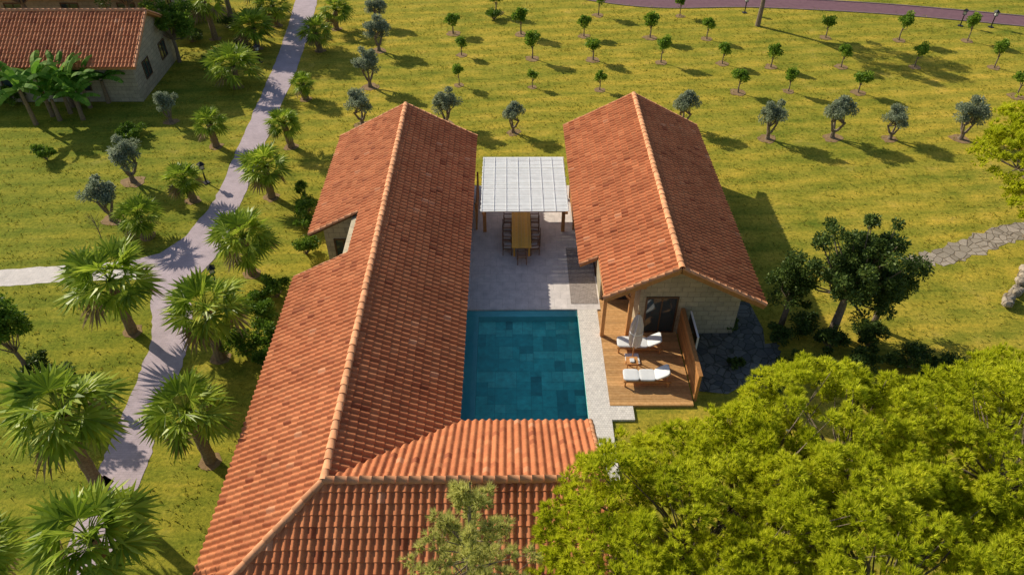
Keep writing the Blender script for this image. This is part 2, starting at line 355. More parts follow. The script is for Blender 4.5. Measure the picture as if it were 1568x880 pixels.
def window(axis,pos,c,z0,z1,wd,sgn,par,nm='window'):
    p=[]
    def bx(a0,a1,b0,b1,t0,t1,m):
        lo,hi=sorted((pos+sgn*t0,pos+sgn*t1))
        return box(lo,hi,a0,a1,b0,b1,m) if axis=='x' else box(a0,a1,lo,hi,b0,b1,m)
    a0,a1=c-wd/2,c+wd/2
    p.append(bx(a0,a1,z0,z1,-.02,.012,1))
    for q in ((a0-.07,a0,z0-.07,z1+.07),(a1,a1+.07,z0-.07,z1+.07),(a0,a1,z1,z1+.07),(a0,a1,z0-.07,z0),(c-.025,c+.025,z0,z1)):
        p.append(bx(*q,-.02,.05,0))
    return build(nm,p,['darkwood','glass'],par)
for y in (20,23.5,27,31,34.5): window('x',XE-.55,y,.15,2.15,2.0,1,lh,'glazed_door')
window('x',nx-.35,26.9,.9,2.1,1.0,-1,lh)
window('y',ny1+.35,-8.0,1.0,2.1,.8,-1,lh)
for y in (15,19,23,32,35): window('x',XW+.6,y,.9,2.0,1.1,-1,lh)

# ---- right house
XQ=7.04; QE=XQ+HW; Q0,Q1=23.3,38.75; jx,jy=4.0,26.05; QWW=XQ-HW+1.1
rh=empty('villa_guest_wing')
tiles('roof_west',(XQ-HW,Q0,E),(0,1,0),(HW,0,R-E),Q1-Q0,SL,[],(jx,Q0-1,jy),rh)
tiles('roof_east',(QE,Q0,E),(0,1,0),(-HW,0,R-E),Q1-Q0,SL,[],None,rh)
sl=prism([(jx,Q0),(XQ,Q0),(XQ,Q1),(XQ-HW,Q1),(XQ-HW,jy),(jx,jy)],fx(XQ),.14)+prism([(XQ,Q0),(QE,Q0),(QE,Q1),(XQ,Q1)],fx(XQ),.14)
build('roof_deck',sl,['wood'],rh)
zj=R-(XQ-jx)*k_
c=caps((XQ,Q0,R),(XQ,Q1,R))
c+=caps((jx,Q0+.04,zj),(XQ,Q0+.04,R),.1,.36,.03)+caps((QE,Q0+.04,E),(XQ,Q0+.04,R),.1,.36,.03)
c+=caps((XQ-HW,Q1-.04,E),(XQ,Q1-.04,R),.1,.36,.03)+caps((QE,Q1-.04,E),(XQ,Q1-.04,R),.1,.36,.03)+caps((XQ-HW,jy+.03,E),(jx,jy+.03,zj),.08,.36,.02)
build('ridge_caps',c,['cap'],rh,True)
w=gw(5.75,QE-.65,24.35,26.6,XQ)+gw(QWW,QE-.65,26.6,Q1-.55,XQ)
build('walls',w,['stone'],rh)
window('y',24.35,6.75,.2,2.2,1.3,-1,rh,'glazed_door'); window('y',26.6,5.05,.15,2.2,1.1,-1,rh,'glazed_door')
window('x',QWW,29.5,.15,2.2,2.2,-1,rh,'glazed_door'); window('x',QWW,34,.15,2.2,2.2,-1,rh,'glazed_door')
for y in (27,31,35): window('x',QE-.65,y,.9,2.1,1.2,1,rh)
b=[box(5.26,5.44,24.05,24.23,.12,3.6,0),box(4.12,4.28,24.05,24.21,.12,3.05,0),box(4.1,5.9,24.06,24.2,2.95,3.13,0),
   beam((4.25,24.13,2.3),(4.8,24.13,2.95),.09,.1),beam((5.3,24.13,2.3),(4.8,24.13,2.95),.09,.1),
   beam((jx,Q0-.02,zj-.1),(XQ,Q0-.02,R-.1),.06,.2),beam((QE,Q0-.02,E-.1),(XQ,Q0-.02,R-.1),.06,.2)]
build('porch_timber',b,['wood'],rh)

# ---- neighbour houses
def house(name,x0,x1,ye,hw,e,r,ov=.5):
    p=empty(name); yr=ye+hw; k=(r-e)/hw; S=math.hypot(hw,r-e)
    tiles('roof_south',(x0,ye,e),(1,0,0),(0,hw,r-e),x1-x0,S,[],None,p); tiles('roof_north',(x0,ye+2*hw,e),(1,0,0),(0,-hw,r-e),x1-x0,S,[],None,p)
    f=lambda x,y:r-abs(y-yr)*k-.01
    build('roof_deck',prism([(x0,ye),(x1,ye),(x1,yr),(x0,yr)],f,.14)+prism([(x0,yr),(x1,yr),(x1,ye+2*hw),(x0,ye+2*hw)],f,.14),['wood'],p)
    build('ridge_caps',caps((x0,yr,r),(x1,yr,r))+caps((x1-.04,ye,e),(x1-.04,yr,r),.1,.36,.03)+caps((x1-.04,ye+2*hw,e),(x1-.04,yr,r),.1,.36,.03),['cap'],p,True)
    P_=[(ye+ov,0),(ye+2*hw-ov,0),(ye+2*hw-ov,e+ov*k-.16),(yr,r-.16),(ye+ov,e+ov*k-.16)]
    A=[[x0+ov,y,z] for y,z in P_];B=[[x1-ov,y,z] for y,z in P_]
    build('walls',[(np.array(A),np.arange(5)[None,:],0),(np.array(B),np.arange(5)[::-1][None,:],0),(np.array(A+B),np.array([[i,(i+1)%5,5+(i+1)%5,5+i] for i in range(5)]),0)],['stone'],p)
    window('x',x1-ov,yr-1.5,1,2.1,1.0,1,p); window('x',x1-ov,yr+1.6,1,2.1,1.0,1,p)
    for q in np.arange(x0+3,x1-2,4.5): window('y',ye+ov,q,.9,2.1,1.3,-1,p)
    return p
house('stone_house',-50,-24.6,46.7,4.0,2.7,4.95)
house('stone_house.001',-47,-27.5,59.3,4.0,2.7,4.95)

# ---------------------------------------------------------------- ground (one sheet with the pool basin cut out)
hx0,hx1,hy0,hy1=-2.1,3.4,16.5,25.93
o_=[[-400,-300,0],[400,-300,0],[400,500,0],[-400,500,0]]; i_=[[hx0,hy0,0],[hx1,hy0,0],[hx1,hy1,0],[hx0,hy1,0]]
build('ground',[(np.array(o_+i_),np.array([[0,1,5,4],[1,2,6,5],[2,3,7,6],[3,0,4,7]]),0)],['grass'])
def catmull(p,n=10):
    p=np.array(p,float);out=[]
    for i in range(1,len(p)-2):
        for t in np.linspace(0,1,n,endpoint=False):
            a,b,c,d=p[i-1],p[i],p[i+1],p[i+2]
            out.append(.5*((2*b)+(-a+c)*t+(2*a-5*b+4*c-d)*t*t+(-a+3*b-3*c+d)*t**3))
    out.append(p[-2]);return np.array(out)
LINES=[]
def ribbon(name,px,w,z,mt,rough=.0,kerb=None):
    c=catmull([G(*q) for q in px]); d=np.gradient(c,axis=0); d/=np.linalg.norm(d,axis=1)[:,None]; nn=np.stack([-d[:,1],d[:,0]],1)
    ww=np.broadcast_to(np.asarray(w,float),(len(c),)) if np.isscalar(w) else np.interp(np.linspace(0,1,len(c)),np.linspace(0,1,len(w)),w)
    LINES.append((c,ww))
    k=len(c); j=rng.normal(0,rough,(2,k))
    l=c+nn*(ww/2+j[0])[:,None]; r=c-nn*(ww/2+j[1])[:,None]
    V=np.concatenate([np.c_[l,np.full(k,z)],np.c_[r,np.full(k,z)]]); i=np.arange(k-1)
    parts=[(V,np.stack([i,i+1,k+i+1,k+i],1),0)]
    mats=[mt]
    if kerb:
        mats.append(kerb)
        for s,e in ((1,l),(-1,r)):
            o=e+nn*s*.12
            VV=np.concatenate([np.c_[e,np.full(k,z)],np.c_[e,np.full(k,.06)],np.c_[o,np.full(k,.06)],np.c_[o,np.zeros(k)]])
            parts.append((VV,np.concatenate([np.stack([i+q*k,i+1+q*k,i+1+(q+1)*k,i+(q+1)*k],1) for q in range(3)]),1))
    return build(name,parts,mats)
ribbon('garden_path',[(485,-80),(476,-30),(469,0),(456,50),(432,115),(408,170),(378,240),(350,305),(312,357),(277,405),(262,450),(263,510),(245,570),(215,645),(188,715),(160,790),(125,880),(90,960),(60,1050)],[1.9,1.9,1.7,1.6,1.6,1.8,1.7,1.75,1.8,1.8],.012,'path',rough=.03)
ribbon('garden_path',[(330,408),(262,411),(200,413),(100,419),(0,426),(-150,437),(-300,450)],[1.7,1.35,1.35],.008,'pale',rough=.03)
J=[G(*q) for q in [(352,322),(300,352),(245,388),(198,400),(200,412),(222,424),(238,452),(288,455),(298,428),(330,395),(362,335)]]
build('path_junction',[(np.array([[x,y,.018] for x,y in J]),np.arange(len(J))[None,:],0)],['path'])
LINES.append((np.array([G(275,405)]),np.array([3.6])))
ribbon('road',[(700,-50),(800,-25),(980,3),(1150,4),(1350,14),(1568,33),(1800,56),(2000,80)],2.3,.012,'road',kerb='kerb')
ribbon('stone_path',[(1340,420),(1390,403),(1430,396),(1480,380),(1530,362),(1600,345),(1700,330)],[.9,1.2,1.3,1.2],.012,'rstone',rough=.1)
ribbon('flagstone_path',[(1120,480),(1150,530),(1168,560),(1160,600),(1180,660),(1200,720)],[2.6,1.4,1.2,1.2],.008,'shadestone',rough=.08)

# patio
PX0,PX1=XE-.55,QWW
build('patio',[box(PX0,PX1,25.9,36.5,-.2,.1,0)],['paving'])
build('stone_terrace',[(np.array([[7.78,20.9,.03],[9.2,20.7,.03],[10.6,21.6,.03],[11.4,22.9,.03],[11.7,24.6,.03],[11.5,26.5,.03],[10.2,26.5,.03],[7.78,24.4,.03]]),np.arange(8)[None,:],0)],['shadestone'])
px0,px1,py0,py1=-1.43,3.22,17.3,25.5
cop=[box(PX0,px1,py1+.42,25.898,-.3,.1,0),box(px1,4.16,16.4,25.898,-.5,.1,1),box(PX0,-2.0,16.4,25.898,-.5,.08,0),box(4.162,5.1,19.3,20.02,-.3,.1,1)]
build('pool_surround',cop,['paving','mosaic'])
fl=[]
def split(x0,x1,y0,y1,d):
    w_,h_=x1-x0,y1-y0
    if (max(w_,h_)<1.0 and rng.random()<.55) or max(w_,h_)<.62:
        fl.append((x0,x1,y0,y1));return
    if w_>h_*.9 and w_>.5:
        s=round((x0+w_*rng.uniform(.35,.65))/.155)*.155; s=min(max(s,x0+.2),x1-.2); split(x0,s,y0,y1,d+1);split(s,x1,y0,y1,d+1)
    else:
        s=round((y0+h_*rng.uniform(.35,.65))/.155)*.155; s=min(max(s,y0+.2),y1-.2); split(x0,x1,y0,s,d+1);split(x0,x1,s,y1,d+1)
split(px0,px1,py0,py1,0)
pool=empty('swimming_pool')
zf=-.30
parts=[(np.array([[px0-.3,py0-.3,zf-.01],[px1+.3,py0-.3,zf-.01],[px1+.3,py1+.3,zf-.01],[px0-.3,py1+.3,zf-.01]]),np.array([[0,1,2,3]]),0,.1)]
for (a,b_,c_,d_) in fl:
    g=.006;parts.append((np.array([[a+g,c_+g,zf],[b_-g,c_+g,zf],[b_-g,d_-g,zf],[a+g,d_-g,zf]]),np.array([[0,1,2,3]]),0,float(np.clip(rng.beta(1.2,1.1),0,1))))
build('floor_tiles',parts,['ptile'],pool)
lz=.015
build('ledge',[box(-1.998,px0,16.6,py1+.418,-.6,lz,0),box(px0+.001,px1-.014,py1,py1+.418,-.6,lz,0)],['ledge'],pool)
build('side_tiles',[box(px1-.012,px1-.002,py0,py1,-.6,.06,0,.8)],['ptile'],pool)
build('pool_water',[(np.array([[-1.997,16.6,.05],[px1-.013,16.6,.05],[px1-.013,py1+.417,.05],[-1.997,py1+.417,.05]]),np.array([[0,1,2,3]]),0)],['water'],pool)

# deck
dk=[]
y=20.07
while y<26.5:
    dk.append(box(4.17 if y<25.75 else QWW+.01,7.62,y,y+.138,.08,.125+rng.normal(0,.001),0)); y+=.146
dk.append(box(4.165,7.62,20.03,20.06,-.1,.12,0)); 
build('wooden_deck',dk,['deckw'])
fn=[]
for i in range(11): fn.append(box(7.66,7.69,20.3,25.0,.16+i*.125,.16+i*.125+.11,0))
for yy in (20.32,21.9,23.4): fn.append(box(7.7,7.79,yy,yy+.09,0,1.6,0))
fn.append(box(7.63,7.8,20.25,24.3,1.602,1.64,0))
build('wooden_fence',fn,['wood'])
build('glass_screen',[box(8.05,8.09,22.602,24.198,.3,1.498,1),box(8.03,8.11,22.55,22.6,0,1.55,0),box(8.03,8.11,22.601,24.2,1.5,1.55,0)],['white','glass'])
build('area_rug',[box(2.95,PX1-.08,26.3,30.6,.1,.118,0)],['rug'])

# pergola
pg=empty('pergola'); a0,a1,b0,b1=-1.4,3.0,30.4,35.5
p=[]
for x in (a0+.12,a1-.12):
    for yy in (32.1,b1-.15): p.append(box(x-.09,x+.09,yy-.09,yy+.09,.1,2.418,0))
for x in (a0+.12,a1-.12): p.append(box(x-.06,x+.06,b0-.05,b1+.05,2.42,2.55,0))
for yy in np.linspace(b0+.15,b1-.15,6): p.append(box(a0+.182,a1-.182,yy-.04,yy+.04,2.44,2.545,0))
for x in (a0+.12,a1-.12):
    s=1 if x<0 else -1
    p.append(beam((x+s*.05,32.1,1.8),(x+s*.5,32.1,2.45),.07,.08)); p.append(beam((x,32.05,1.6),(x,31.2,2.44),.08,.09))
build('posts_and_beams',p,['wood'],pg)
p=[]; yy=b0
while yy<b1:
    z=2.56+rng.normal(0,.004); xc=rng.uniform(a0+.6,a1-.6)
    p.append(box(a0+rng.normal(0,.012),xc-.001,yy,yy+.070,z,z+.012,0)); p.append(box(xc+.001,a1+rng.normal(0,.012),yy,yy+.070,z,z+.012,0))
    yy+=.086
for x in np.linspace(a0+.02,a1-.06,8): p.append(box(x,x+.03,b0,b1,2.590,2.600,0))
build('slat_canopy',p,['white'],pg)
for x,s in ((-1.72,1),(3.45,-1)):
    q=[]
    for yy in np.arange(32.3,35.2,.12): q.append(box(x-.02,x+.02,yy,yy+.07,.3,1.7,0))
    for z in (.35,1.6): q.append(box(x+.021,x+.05,32.29,35.19,z,z+.08,0))
    for yy in (32.2,35.2): q.append(box(x-.05,x+.05,yy,yy+.08,.1,1.8,0))
    build('wooden_screen',q,['wood'])

# table + chairs
tx,t0,t1=.65,29.8,32.95
p=[]
for i in range(6): p.append(box(tx-.5+i*.167,tx-.5+i*.167+.162,t0,t1,.722,.76,0))
for x in (tx-.42,tx+.34):
    for yy in (t0+.12,t1-.2): p.append(box(x,x+.08,yy,yy+.08,.1,.72,0))
p+= [box(tx-.34,tx+.34,t0+.14,t0+.18,.62,.718,0),box(tx-.34,tx+.34,t1-.18,t1-.14,.62,.718,0),box(tx-.4,tx-.37,t0+.2,t1-.2,.62,.718,0),box(tx+.37,tx+.4,t0+.2,t1-.2,.62,.718,0)]
build('dining_table',p,['tablew'])
p=[]
for x in (-.24,.20):
    p.append(box(x,x+.04,-.24,-.20,0,.618,0)); p.append(box(x,x+.04,.2,.24,0,.86,0)); p.append(box(x-.01,x+.05,-.25,.195,.62,.65,0)); p.append(box(x,x+.04,-.198,.198,.38,.42,0))
for i in range(6): p.append(box(-.198,.198,-.24+i*.075,-.24+i*.075+.06,.422,.445,0))
for z in (.52,.61,.7,.79): p.append(box(-.198,.198,.205,.23,z,z+.055,0))
p.append(box(-.19,.19,-.2,.17,.446,.49,1,.3))
chair=build('dining_chair',p,['chairw','cloth'],link=False)
for i in range(4):
    yy=t0+.42+i*.77
    put('dining_chair',chair,(tx-.72+rng.normal(0,.03),yy,.1),PI/2+rng.normal(0,.05)); put('dining_chair',chair,(tx+.72+rng.normal(0,.03),yy,.1),-PI/2+rng.normal(0,.05))
put('dining_chair',chair,(tx,t0-.35,.1),PI+.05)

# loungers
def rotY(c,ang):
    ca,sa=math.cos(ang),math.sin(ang); return (c,[[ca,0,sa],[0,1,0],[-sa,0,ca]])
p=[]
for yy in (-.34,.29): p.append(box(-1.0,1.0,yy,yy+.05,.26,.33,0))
for x in (-.95,.85):
    for yy in (-.34,.29): p.append(box(x,x+.06,yy,yy+.05,0,.258,0))
for x in np.arange(-.98,.35,.1): p.append(box(x,x+.07,-.288,.288,.31,.328,0))
hg=(.35,0,.33)
p.append(box(.35,1.05,-.3,.3,.33,.36,0,rot=rotY(hg,-math.radians(33))))
p.append(beam((.8,-.2,.3),(.85,-.2,.6),.04,.04)); p.append(beam((.8,.2,.3),(.85,.2,.6),.04,.04))
fr=build('frame',p,['wood'],link=False)
def cushion(x0,x1,rot=None):
    bm=bmesh.new(); bmesh.ops.create_cube(bm,size=1); 
    bmesh.ops.bevel(bm,geom=bm.edges[:],offset=.25,segments=3,affect='EDGES',profile=.6)
    vv=np.array([[x0+(v.co.x+.5)*(x1-x0),v.co.y*.64,.335+(v.co.z+.5)*.1] for v in bm.verts])
    if rot is not None: vv=(vv-np.array(rot[0]))@np.array(rot[1]).T+np.array(rot[0])
    ps=[(vv[[x.index for x in f.verts]],np.arange(len(f.verts))[None,:],0,.5) for f in bm.faces]
    bm.free(); return ps
cs=build('cushion',cushion(-1,-.33)+cushion(-.33,.36)+cushion(.37,1.06,rotY(hg,-math.radians(33))),['cush'],link=False)
for (x,yy) in ((5.78,23.3),(5.82,21.35)):
    e=empty('sun_lounger',(x,yy,.126)); e.rotation_euler=(0,0,rng.normal(0,.02)-.05)
    for nm,me in (('frame',fr),('cushion',cs)):
        o=bpy.data.objects.new(nm,me); sc.collection.objects.link(o); o.parent=e
build('side_table',[box(5.05,5.55,21.95,22.4,.502,.54,0)]+[box(x,x+.04,yy,yy+.04,.125,.5,0) for x in (5.07,5.49) for yy in (21.97,22.34)]+[box(5.2,5.38,22.05,22.25,.541,.6,1)],['wood','cush'])
p=[tube([(0,0,0),(0,0,2.75)],[.028,.028],8,0),box(-.3,.3,-.3,.3,0,.07,2,.5),tube([(0,0,2.72),(0,0,2.85)],[.04,.01],8,0)]
V=[];nn=24;zz=[.85,1.0,1.5,2.1,2.5,2.7];rr=[.18,.27,.31,.27,.17,.04]
for z,r_ in zip(zz,rr):
    for j in range(nn):
        a=2*PI*j/nn+z*.25; q=r_*(1 if j%3==0 else (.6 if j%3==1 else .72)); V.append((q*math.cos(a),q*math.sin(a),z+(.1*(j%3==1) if z<1 else 0)))
p.append((np.array(V),np.array([[i*nn+j,i*nn+(j+1)%nn,(i+1)*nn+(j+1)%nn,(i+1)*nn+j] for i in range(len(zz)-1) for j in range(nn)]),1,.5))
p.append(tube([(0,0,1.72),(0,0,1.78)],[.3,.3],12,2))
build('folded_parasol',p,['wood','cloth','cush'],loc=(5.40,22.62,.126))

# garden lamps
p=[tube([(0,0,0),(0,0,.75)],[.04,.035],8,0),box(-.1,.1,-.1,.1,.75,.778,0),box(-.075,.075,-.075,.075,.78,.984,1)]
for x in (-.09,.077):
    for yy in (-.09,.077): p.append(box(x,x+.013,yy,yy+.013,.78,.984,0))
V=np.array([[-.15,-.15,1.0],[.15,-.15,1.0],[.15,.15,1.0],[-.15,.15,1.0],[0,0,1.16]]); p.append((V,np.array([[0,1,4],[1,2,4],[2,3,4],[3,0,4]]),0)); p.append(box(-.15,.15,-.15,.15,.985,.999,0)); p.append(box(-.14,.14,-.14,.14,0,.04,0))
lamp=build('garden_lamp',p,['metal','lampg'],link=False)
for q in ((316,280),(398,96),(333,440),(163,612),(1140,20),(1470,40),(1517,42)): put('garden_lamp',lamp,(*G(*q),.0),rng.random(),1.25)

# rubble wall right edge
p=[]
for i in range(16):
    x,yy=G(1538+i*2.5+rng.normal(0,3),470-i*4); s=rng.uniform(.16,.32); bm=bmesh.new(); bmesh.ops.create_icosphere(bm,subdivisions=2,radius=1)
    vv=np.array([v.co[:] for v in bm.verts]); vv=np.sign(vv)*np.abs(vv)**.7*(1+rng.normal(0,.05,(len(vv),1)))*[s,s*.8,s*.7]+[x,yy,rng.uniform(.08,.3)]
    p.append((vv,np.array([[v.index for v in f.verts] for f in bm.faces]),0)); bm.free()
build('stone_wall',p,['rstone'])

# ---------------------------------------------------------------- vegetation
def unit(n):
    v=rng.normal(size=(n,3)); return v/np.linalg.norm(v,axis=1)[:,None]
def leaves(pts,Ls,asp=.45,m=0,out=None):
    n=len(pts); d=unit(n)
    if out is not None: d=d*.8+out; d/=np.linalg.norm(d,axis=1)[:,None]
    s=np.cross(d,unit(n)); s/=np.linalg.norm(s,axis=1)[:,None]+1e-6
    l=(Ls*rng.uniform(.6,1.3,n))[:,None]
    V=np.stack([pts-d*l/2,pts+s*l*asp/2,pts+d*l/2,pts-s*l*asp/2],1).reshape(-1,3)
    return (V,np.arange(4*n).reshape(n,4),m,.5)
def crown(c,rad,K,cr,per,shell=.55,zmin=-.6):
    c=np.array(c,float);rad=np.array(rad,float);C=[];pts=[];out=[]
    while len(C)<K:
        u=unit(1)[0]
        if u[2]<zmin: continue
        C.append(c+u*rad*rng.uniform(shell,1.0))
    for q in C:
        r=cr*rng.uniform(.65,1.3); n=int(per*rng.uniform(.7,1.3)); u=unit(n); 
        pts.append(q+u*r*(rng.random(n)**.45)[:,None]*[1,1,.8]); out.append(u)
    return C,np.concatenate(pts),np.concatenate(out)
def limbs(base,C,r0,m=1,frac=1.0,wob=.08):
    out=[]
    for q in C:
        if rng.random()>frac: continue
        b=np.array(base,float); q=np.array(q)
        mid=(b+q)/2+rng.normal(0,wob,3)+[0,0,-.05*np.linalg.norm(q-b)]
        out.append(tube([b,mid,q],[r0,r0*.6,r0*.2],5,m))
    return out
# scattered longer grass blades over the lawns (one object)
n=52000; gx=rng.uniform(-46,48,n); gy=rng.uniform(8,67,n)
dens=.5+.5*np.sin(gx*.7+2*np.sin(gy*.31))*np.sin(gy*.9+1.5*np.sin(gx*.23)); ok=rng.random(n)<.35+.65*dens
for c_,w_ in LINES:
    for i in range(0,len(c_),2):
        ok&=((gx-c_[i,0])**2+(gy-c_[i,1])**2)>(w_[i]/2+.12)**2
for (x0,x1,y0,y1) in ((XW+.4,4.4,YS+.4,YV),(XW+.4,PX1,16,37.3),(4,11.6,19.2,26.6),(3.5,10.4,24,38.4),(-50,-24.9,47,54.5)): ok&=~((gx>x0)&(gx<x1)&(gy>y0)&(gy<y1))
gx,gy=gx[ok],gy[ok]; K=3; gx=np.repeat(gx,K)+rng.normal(0,.06,len(gx)*K); gy=np.repeat(gy,K)+rng.normal(0,.06,len(gy)*K); n=len(gx)
o2=np.stack([gx,gy,np.zeros(n)],1); d=np.stack([rng.normal(0,.55,n),rng.normal(0,.55,n),np.ones(n)],1); l=rng.uniform(.05,.13,n)[:,None]
s=rng.normal(0,1,(n,3)); s[:,2]=0; s/=np.linalg.norm(s,axis=1)[:,None]; s*=rng.uniform(.015,.035,n)[:,None]
build('grass_tufts',[(np.stack([o2-s,o2+s,o2+d*l],1).reshape(-1,3),np.arange(3*n).reshape(n,3),0,.5)],['blade'])

ol=[]
for i in range(4):
    C,pts,out=crown((0,0,1.7),(.78,.78,.85),22,.32,230,.2)
    fk=[(.12,.05,.5),(-.15,.08,.55),(.02,-.15,.5)]
    p=[tube([(0,0,-.05),(.03,0,.2),(.02,.02,.5)],[.17,.12,.11],8,1),disc(0,0,.015,.55,14,2,.12),leaves(pts,.15,.36,0,out)]
    for f in fk: p.append(tube([(.02,.0,.4),f,(f[0]*2.6,f[1]*2.6,1.1)],[.1,.08,.05],6,1))
    for j,q in enumerate(C):
        f=fk[j%3]; p.append(tube([(f[0]*2.2,f[1]*2.2,1.0),q],[.04,.012],4,1))
    ol.append(build('olive_tree',p,['olive','bark','soil'],link=False))
def olive(base,vtop,nm='olive_tree'):
    h=ZT(base,vtop); s=h/2.75; put(nm,ol[rng.integers(4)],(*G(*base),0),rng.uniform(0,6.3),s*rng.uniform(.98,1.12),s)
for b_,vt in (((555,192),135),((684,192),133),((786,203),153),((1045,195),135),((1175,213),150),((1274,211),143),((1362,213),160),((1470,213),147),((567,133),70),((580,78),22),((578,38),-8),((262,187),135),((205,278),208),((172,337),268)): olive(b_,vt)
ct=[]
for i in range(4):
    C,pts,out=crown((0,0,1.1),(.38,.38,.42),12,.24,120,.2)
    p=[tube([(0,0,-.03),(.02,.01,.35),(0,0,.8)],[.05,.04,.03],6,1),disc(0,0,.015,.42,14,2,.12),leaves(pts,.14,.5,0,out)]+limbs((0,0,.55),C[:6],.02)
    ct.append(build('citrus_tree',p,['citrus','bark','soil'],link=False))
for (u,v,s) in ((694,52,1.1),(798,53,1.15),(894,56,1.1),(995,58,1.1),(1082,60,1),(1264,58,1.1),(1376,62,1.1),(1481,63,1.1),(707,85,.9),(815,90,1.05),(908,92,1.05),(1012,96,1.05),(1106,98,.9),(1180,103,.95),(1288,103,1.05),(1400,103,1.0),(1522,104,1.1),(703,131,.8),(815,134,.75),(918,138,.85),(1130,142,1.05),(1207,140,.95),(1314,142,1.0),(1556,148,1.15),(916,24,1.1),(1041,25,1),(760,20,1.2)):
    put('citrus_tree',ct[rng.integers(4)],(*G(u,v),0),rng.uniform(0,6.3),s*rng.uniform(.9,1.15)*1.1,s*rng.uniform(.88,1.18)*1.1)
def palm(base,vtop,Rr,nf=30,lean=None,h=None):
    x,y=G(*base); h=h or max(.7,ZT(base,vtop)); LV=[];DV=[];p=[]
    lean=rng.normal(0,.08)*h if lean is None else lean
    top=np.array([lean,0,h])
    zz=np.linspace(0,1,10); p.append(tube([(lean*z*z,0.02*math.sin(9*z),h*z-.05) for z in zz],[.23-.06*z+(.025 if i%2 else 0) for i,z in enumerate(zz)],9,1))
    for i in range(nf):
        f=(i+.5)/nf; az=i*2.39996+rng.normal(0,.25); el=math.radians(80-100*f**.9+rng.normal(0,9)); 
        ln=Rr*.54*rng.uniform(.75,1.15)*(.75+.25*min(1,f*2.5))
        hd=np.array([math.cos(az),math.sin(az),0]); d0=hd*math.cos(el)+np.array([0,0,math.sin(el)])
        e1=el-.40; d1=hd*math.cos(e1)+np.array([0,0,math.sin(e1)])
        m_=top+d0*ln*.5; hub=m_+d1*ln*.5; p.append(tube([top,m_,hub],[.028,.02,.014],3,2))
        side=np.cross(d1,[0,0,1.0]); side/=np.linalg.norm(side)+1e-6; nrm=np.cross(side,d1)
        tw=rng.normal(0,.35); side,nrm=side*math.cos(tw)+nrm*math.sin(tw),nrm*math.cos(tw)-side*math.sin(tw)
        nl=17; dead=f>.94
        for j in range(nl):
            an=math.radians(-100+200*j/(nl-1)); lf=Rr*.54*(1-.33*abs(an/2.1)**1.5)*rng.uniform(.88,1.08)
            dd=d1*math.cos(an)+side*math.sin(an)+nrm*.10*(j%2*2-1)*.5; ss=-d1*math.sin(an)+side*math.cos(an)
            w_=lf*.068; mid=hub+dd*lf*.5; tip=hub+dd*lf+np.array([0,0,-lf*rng.uniform(.04,.25)])
            (DV if dead else LV).append([hub,mid+ss*w_,tip,mid-ss*w_])
    for a,m in ((LV,0),(DV,3)):
        if a: p.append((np.array(a).reshape(-1,3),np.arange(4*len(a)).reshape(-1,4),m,.5))
    p.append(disc(0,0,.012,.45,12,4,.1))
    build('fan_palm',p,['palm','pbark','palm','dry','soil'],loc=(x,y,0))
for b_,vt,Rr in (((365,133),100,2.1),((490,78),48,1.6),((468,152),128,1.05),((446,225),188,1.25),((331,224),188,1.25),((416,302),255,1.65),((296,307),274,1.25),((226,362),330,1.3),((386,418),362,1.75),((203,508),428,2.25),((338,548),472,1.95),((152,745),632,2.2),((322,705),630,1.75),((395,75),42,2.0),((425,40),8,1.8),((400,20),-20,1.8),((515,45),15,1.5),((20,925),850,1.5)):
    palm(b_,vt,Rr)
palm((215,935),822,1.95,34,0)
palm((330,60),0,2.0,30)
def bigtree(name,base,h,rad,K,cr,per,Ls,mt,cz=.6,tr=.2,shell=.35,xy=None,zmin=-.6,asp=.5):
    x,y=xy or G(*base); C,pts,out=crown((0,0,h*cz),rad,K,cr,per,shell,zmin); 
    C=[q for q in C if q[2]>.2]; pts[:,2]=np.abs(pts[:,2])
    p=[tube([(0,0,-.1),(.05,.05,h*.2),(0,0,h*.4)],[tr,tr*.8,tr*.6],9,1),leaves(pts,Ls,asp,0,out)]+limbs((0,0,h*.33),C,tr*.3,1,.6,.15)
    return build(name,p,[mt,'bark'],loc=(x,y,0))
bigtree('oak_tree',(1272,512),7.2,(2.2,2.0,3.0),120,.42,230,.15,'oak',.52,.22,.15)
bigtree('oak_tree',(1195,500),5.0,(1.1,1.1,2.0),42,.36,190,.14,'oak',.52,.15,.1)
bigtree('oak_tree',(1335,500),5.2,(1.3,1.2,1.9),42,.4,200,.15,'oak',.52,.15,.1)
bigtree('broadleaf_tree',(45,575),4.2,(1.2,1.2,1.3),26,.42,200,.18,'shrub',.72,.12,.3)
bigtree('broadleaf_tree',(275,95),5.2,(1.7,1.7,1.9),40,.5,240,.2,'shrub',.6,.16,.3)
bigtree('tall_tree',(1160,40),8.5,(3.2,3.0,2.4),40,.6,160,.22,'oak',.78,.22,.4)
for q in ((-29,57.0),(-37,57.2),(-22.5,60)): bigtree('tall_tree',None,9,(2.8,2.6,3.0),46,.7,180,.24,'oak',.62,.25,.3,xy=q)
def shrub(base,rad,h,mt='shrub',n=2400,Ls=.13,nm='shrub'):
    x,y=G(*base); C,pts,out=crown((0,0,h*.45),(rad*.75,rad*.75,h*.45),max(8,int(14*rad)),.32*min(1,rad),int(n/14),.3,-.3)
    pts[:,2]=np.abs(pts[:,2]); build(nm,[leaves(pts,Ls,.5,0,out)]+limbs((0,0,0),C,.03),[mt,'bark'],loc=(x,y,0))
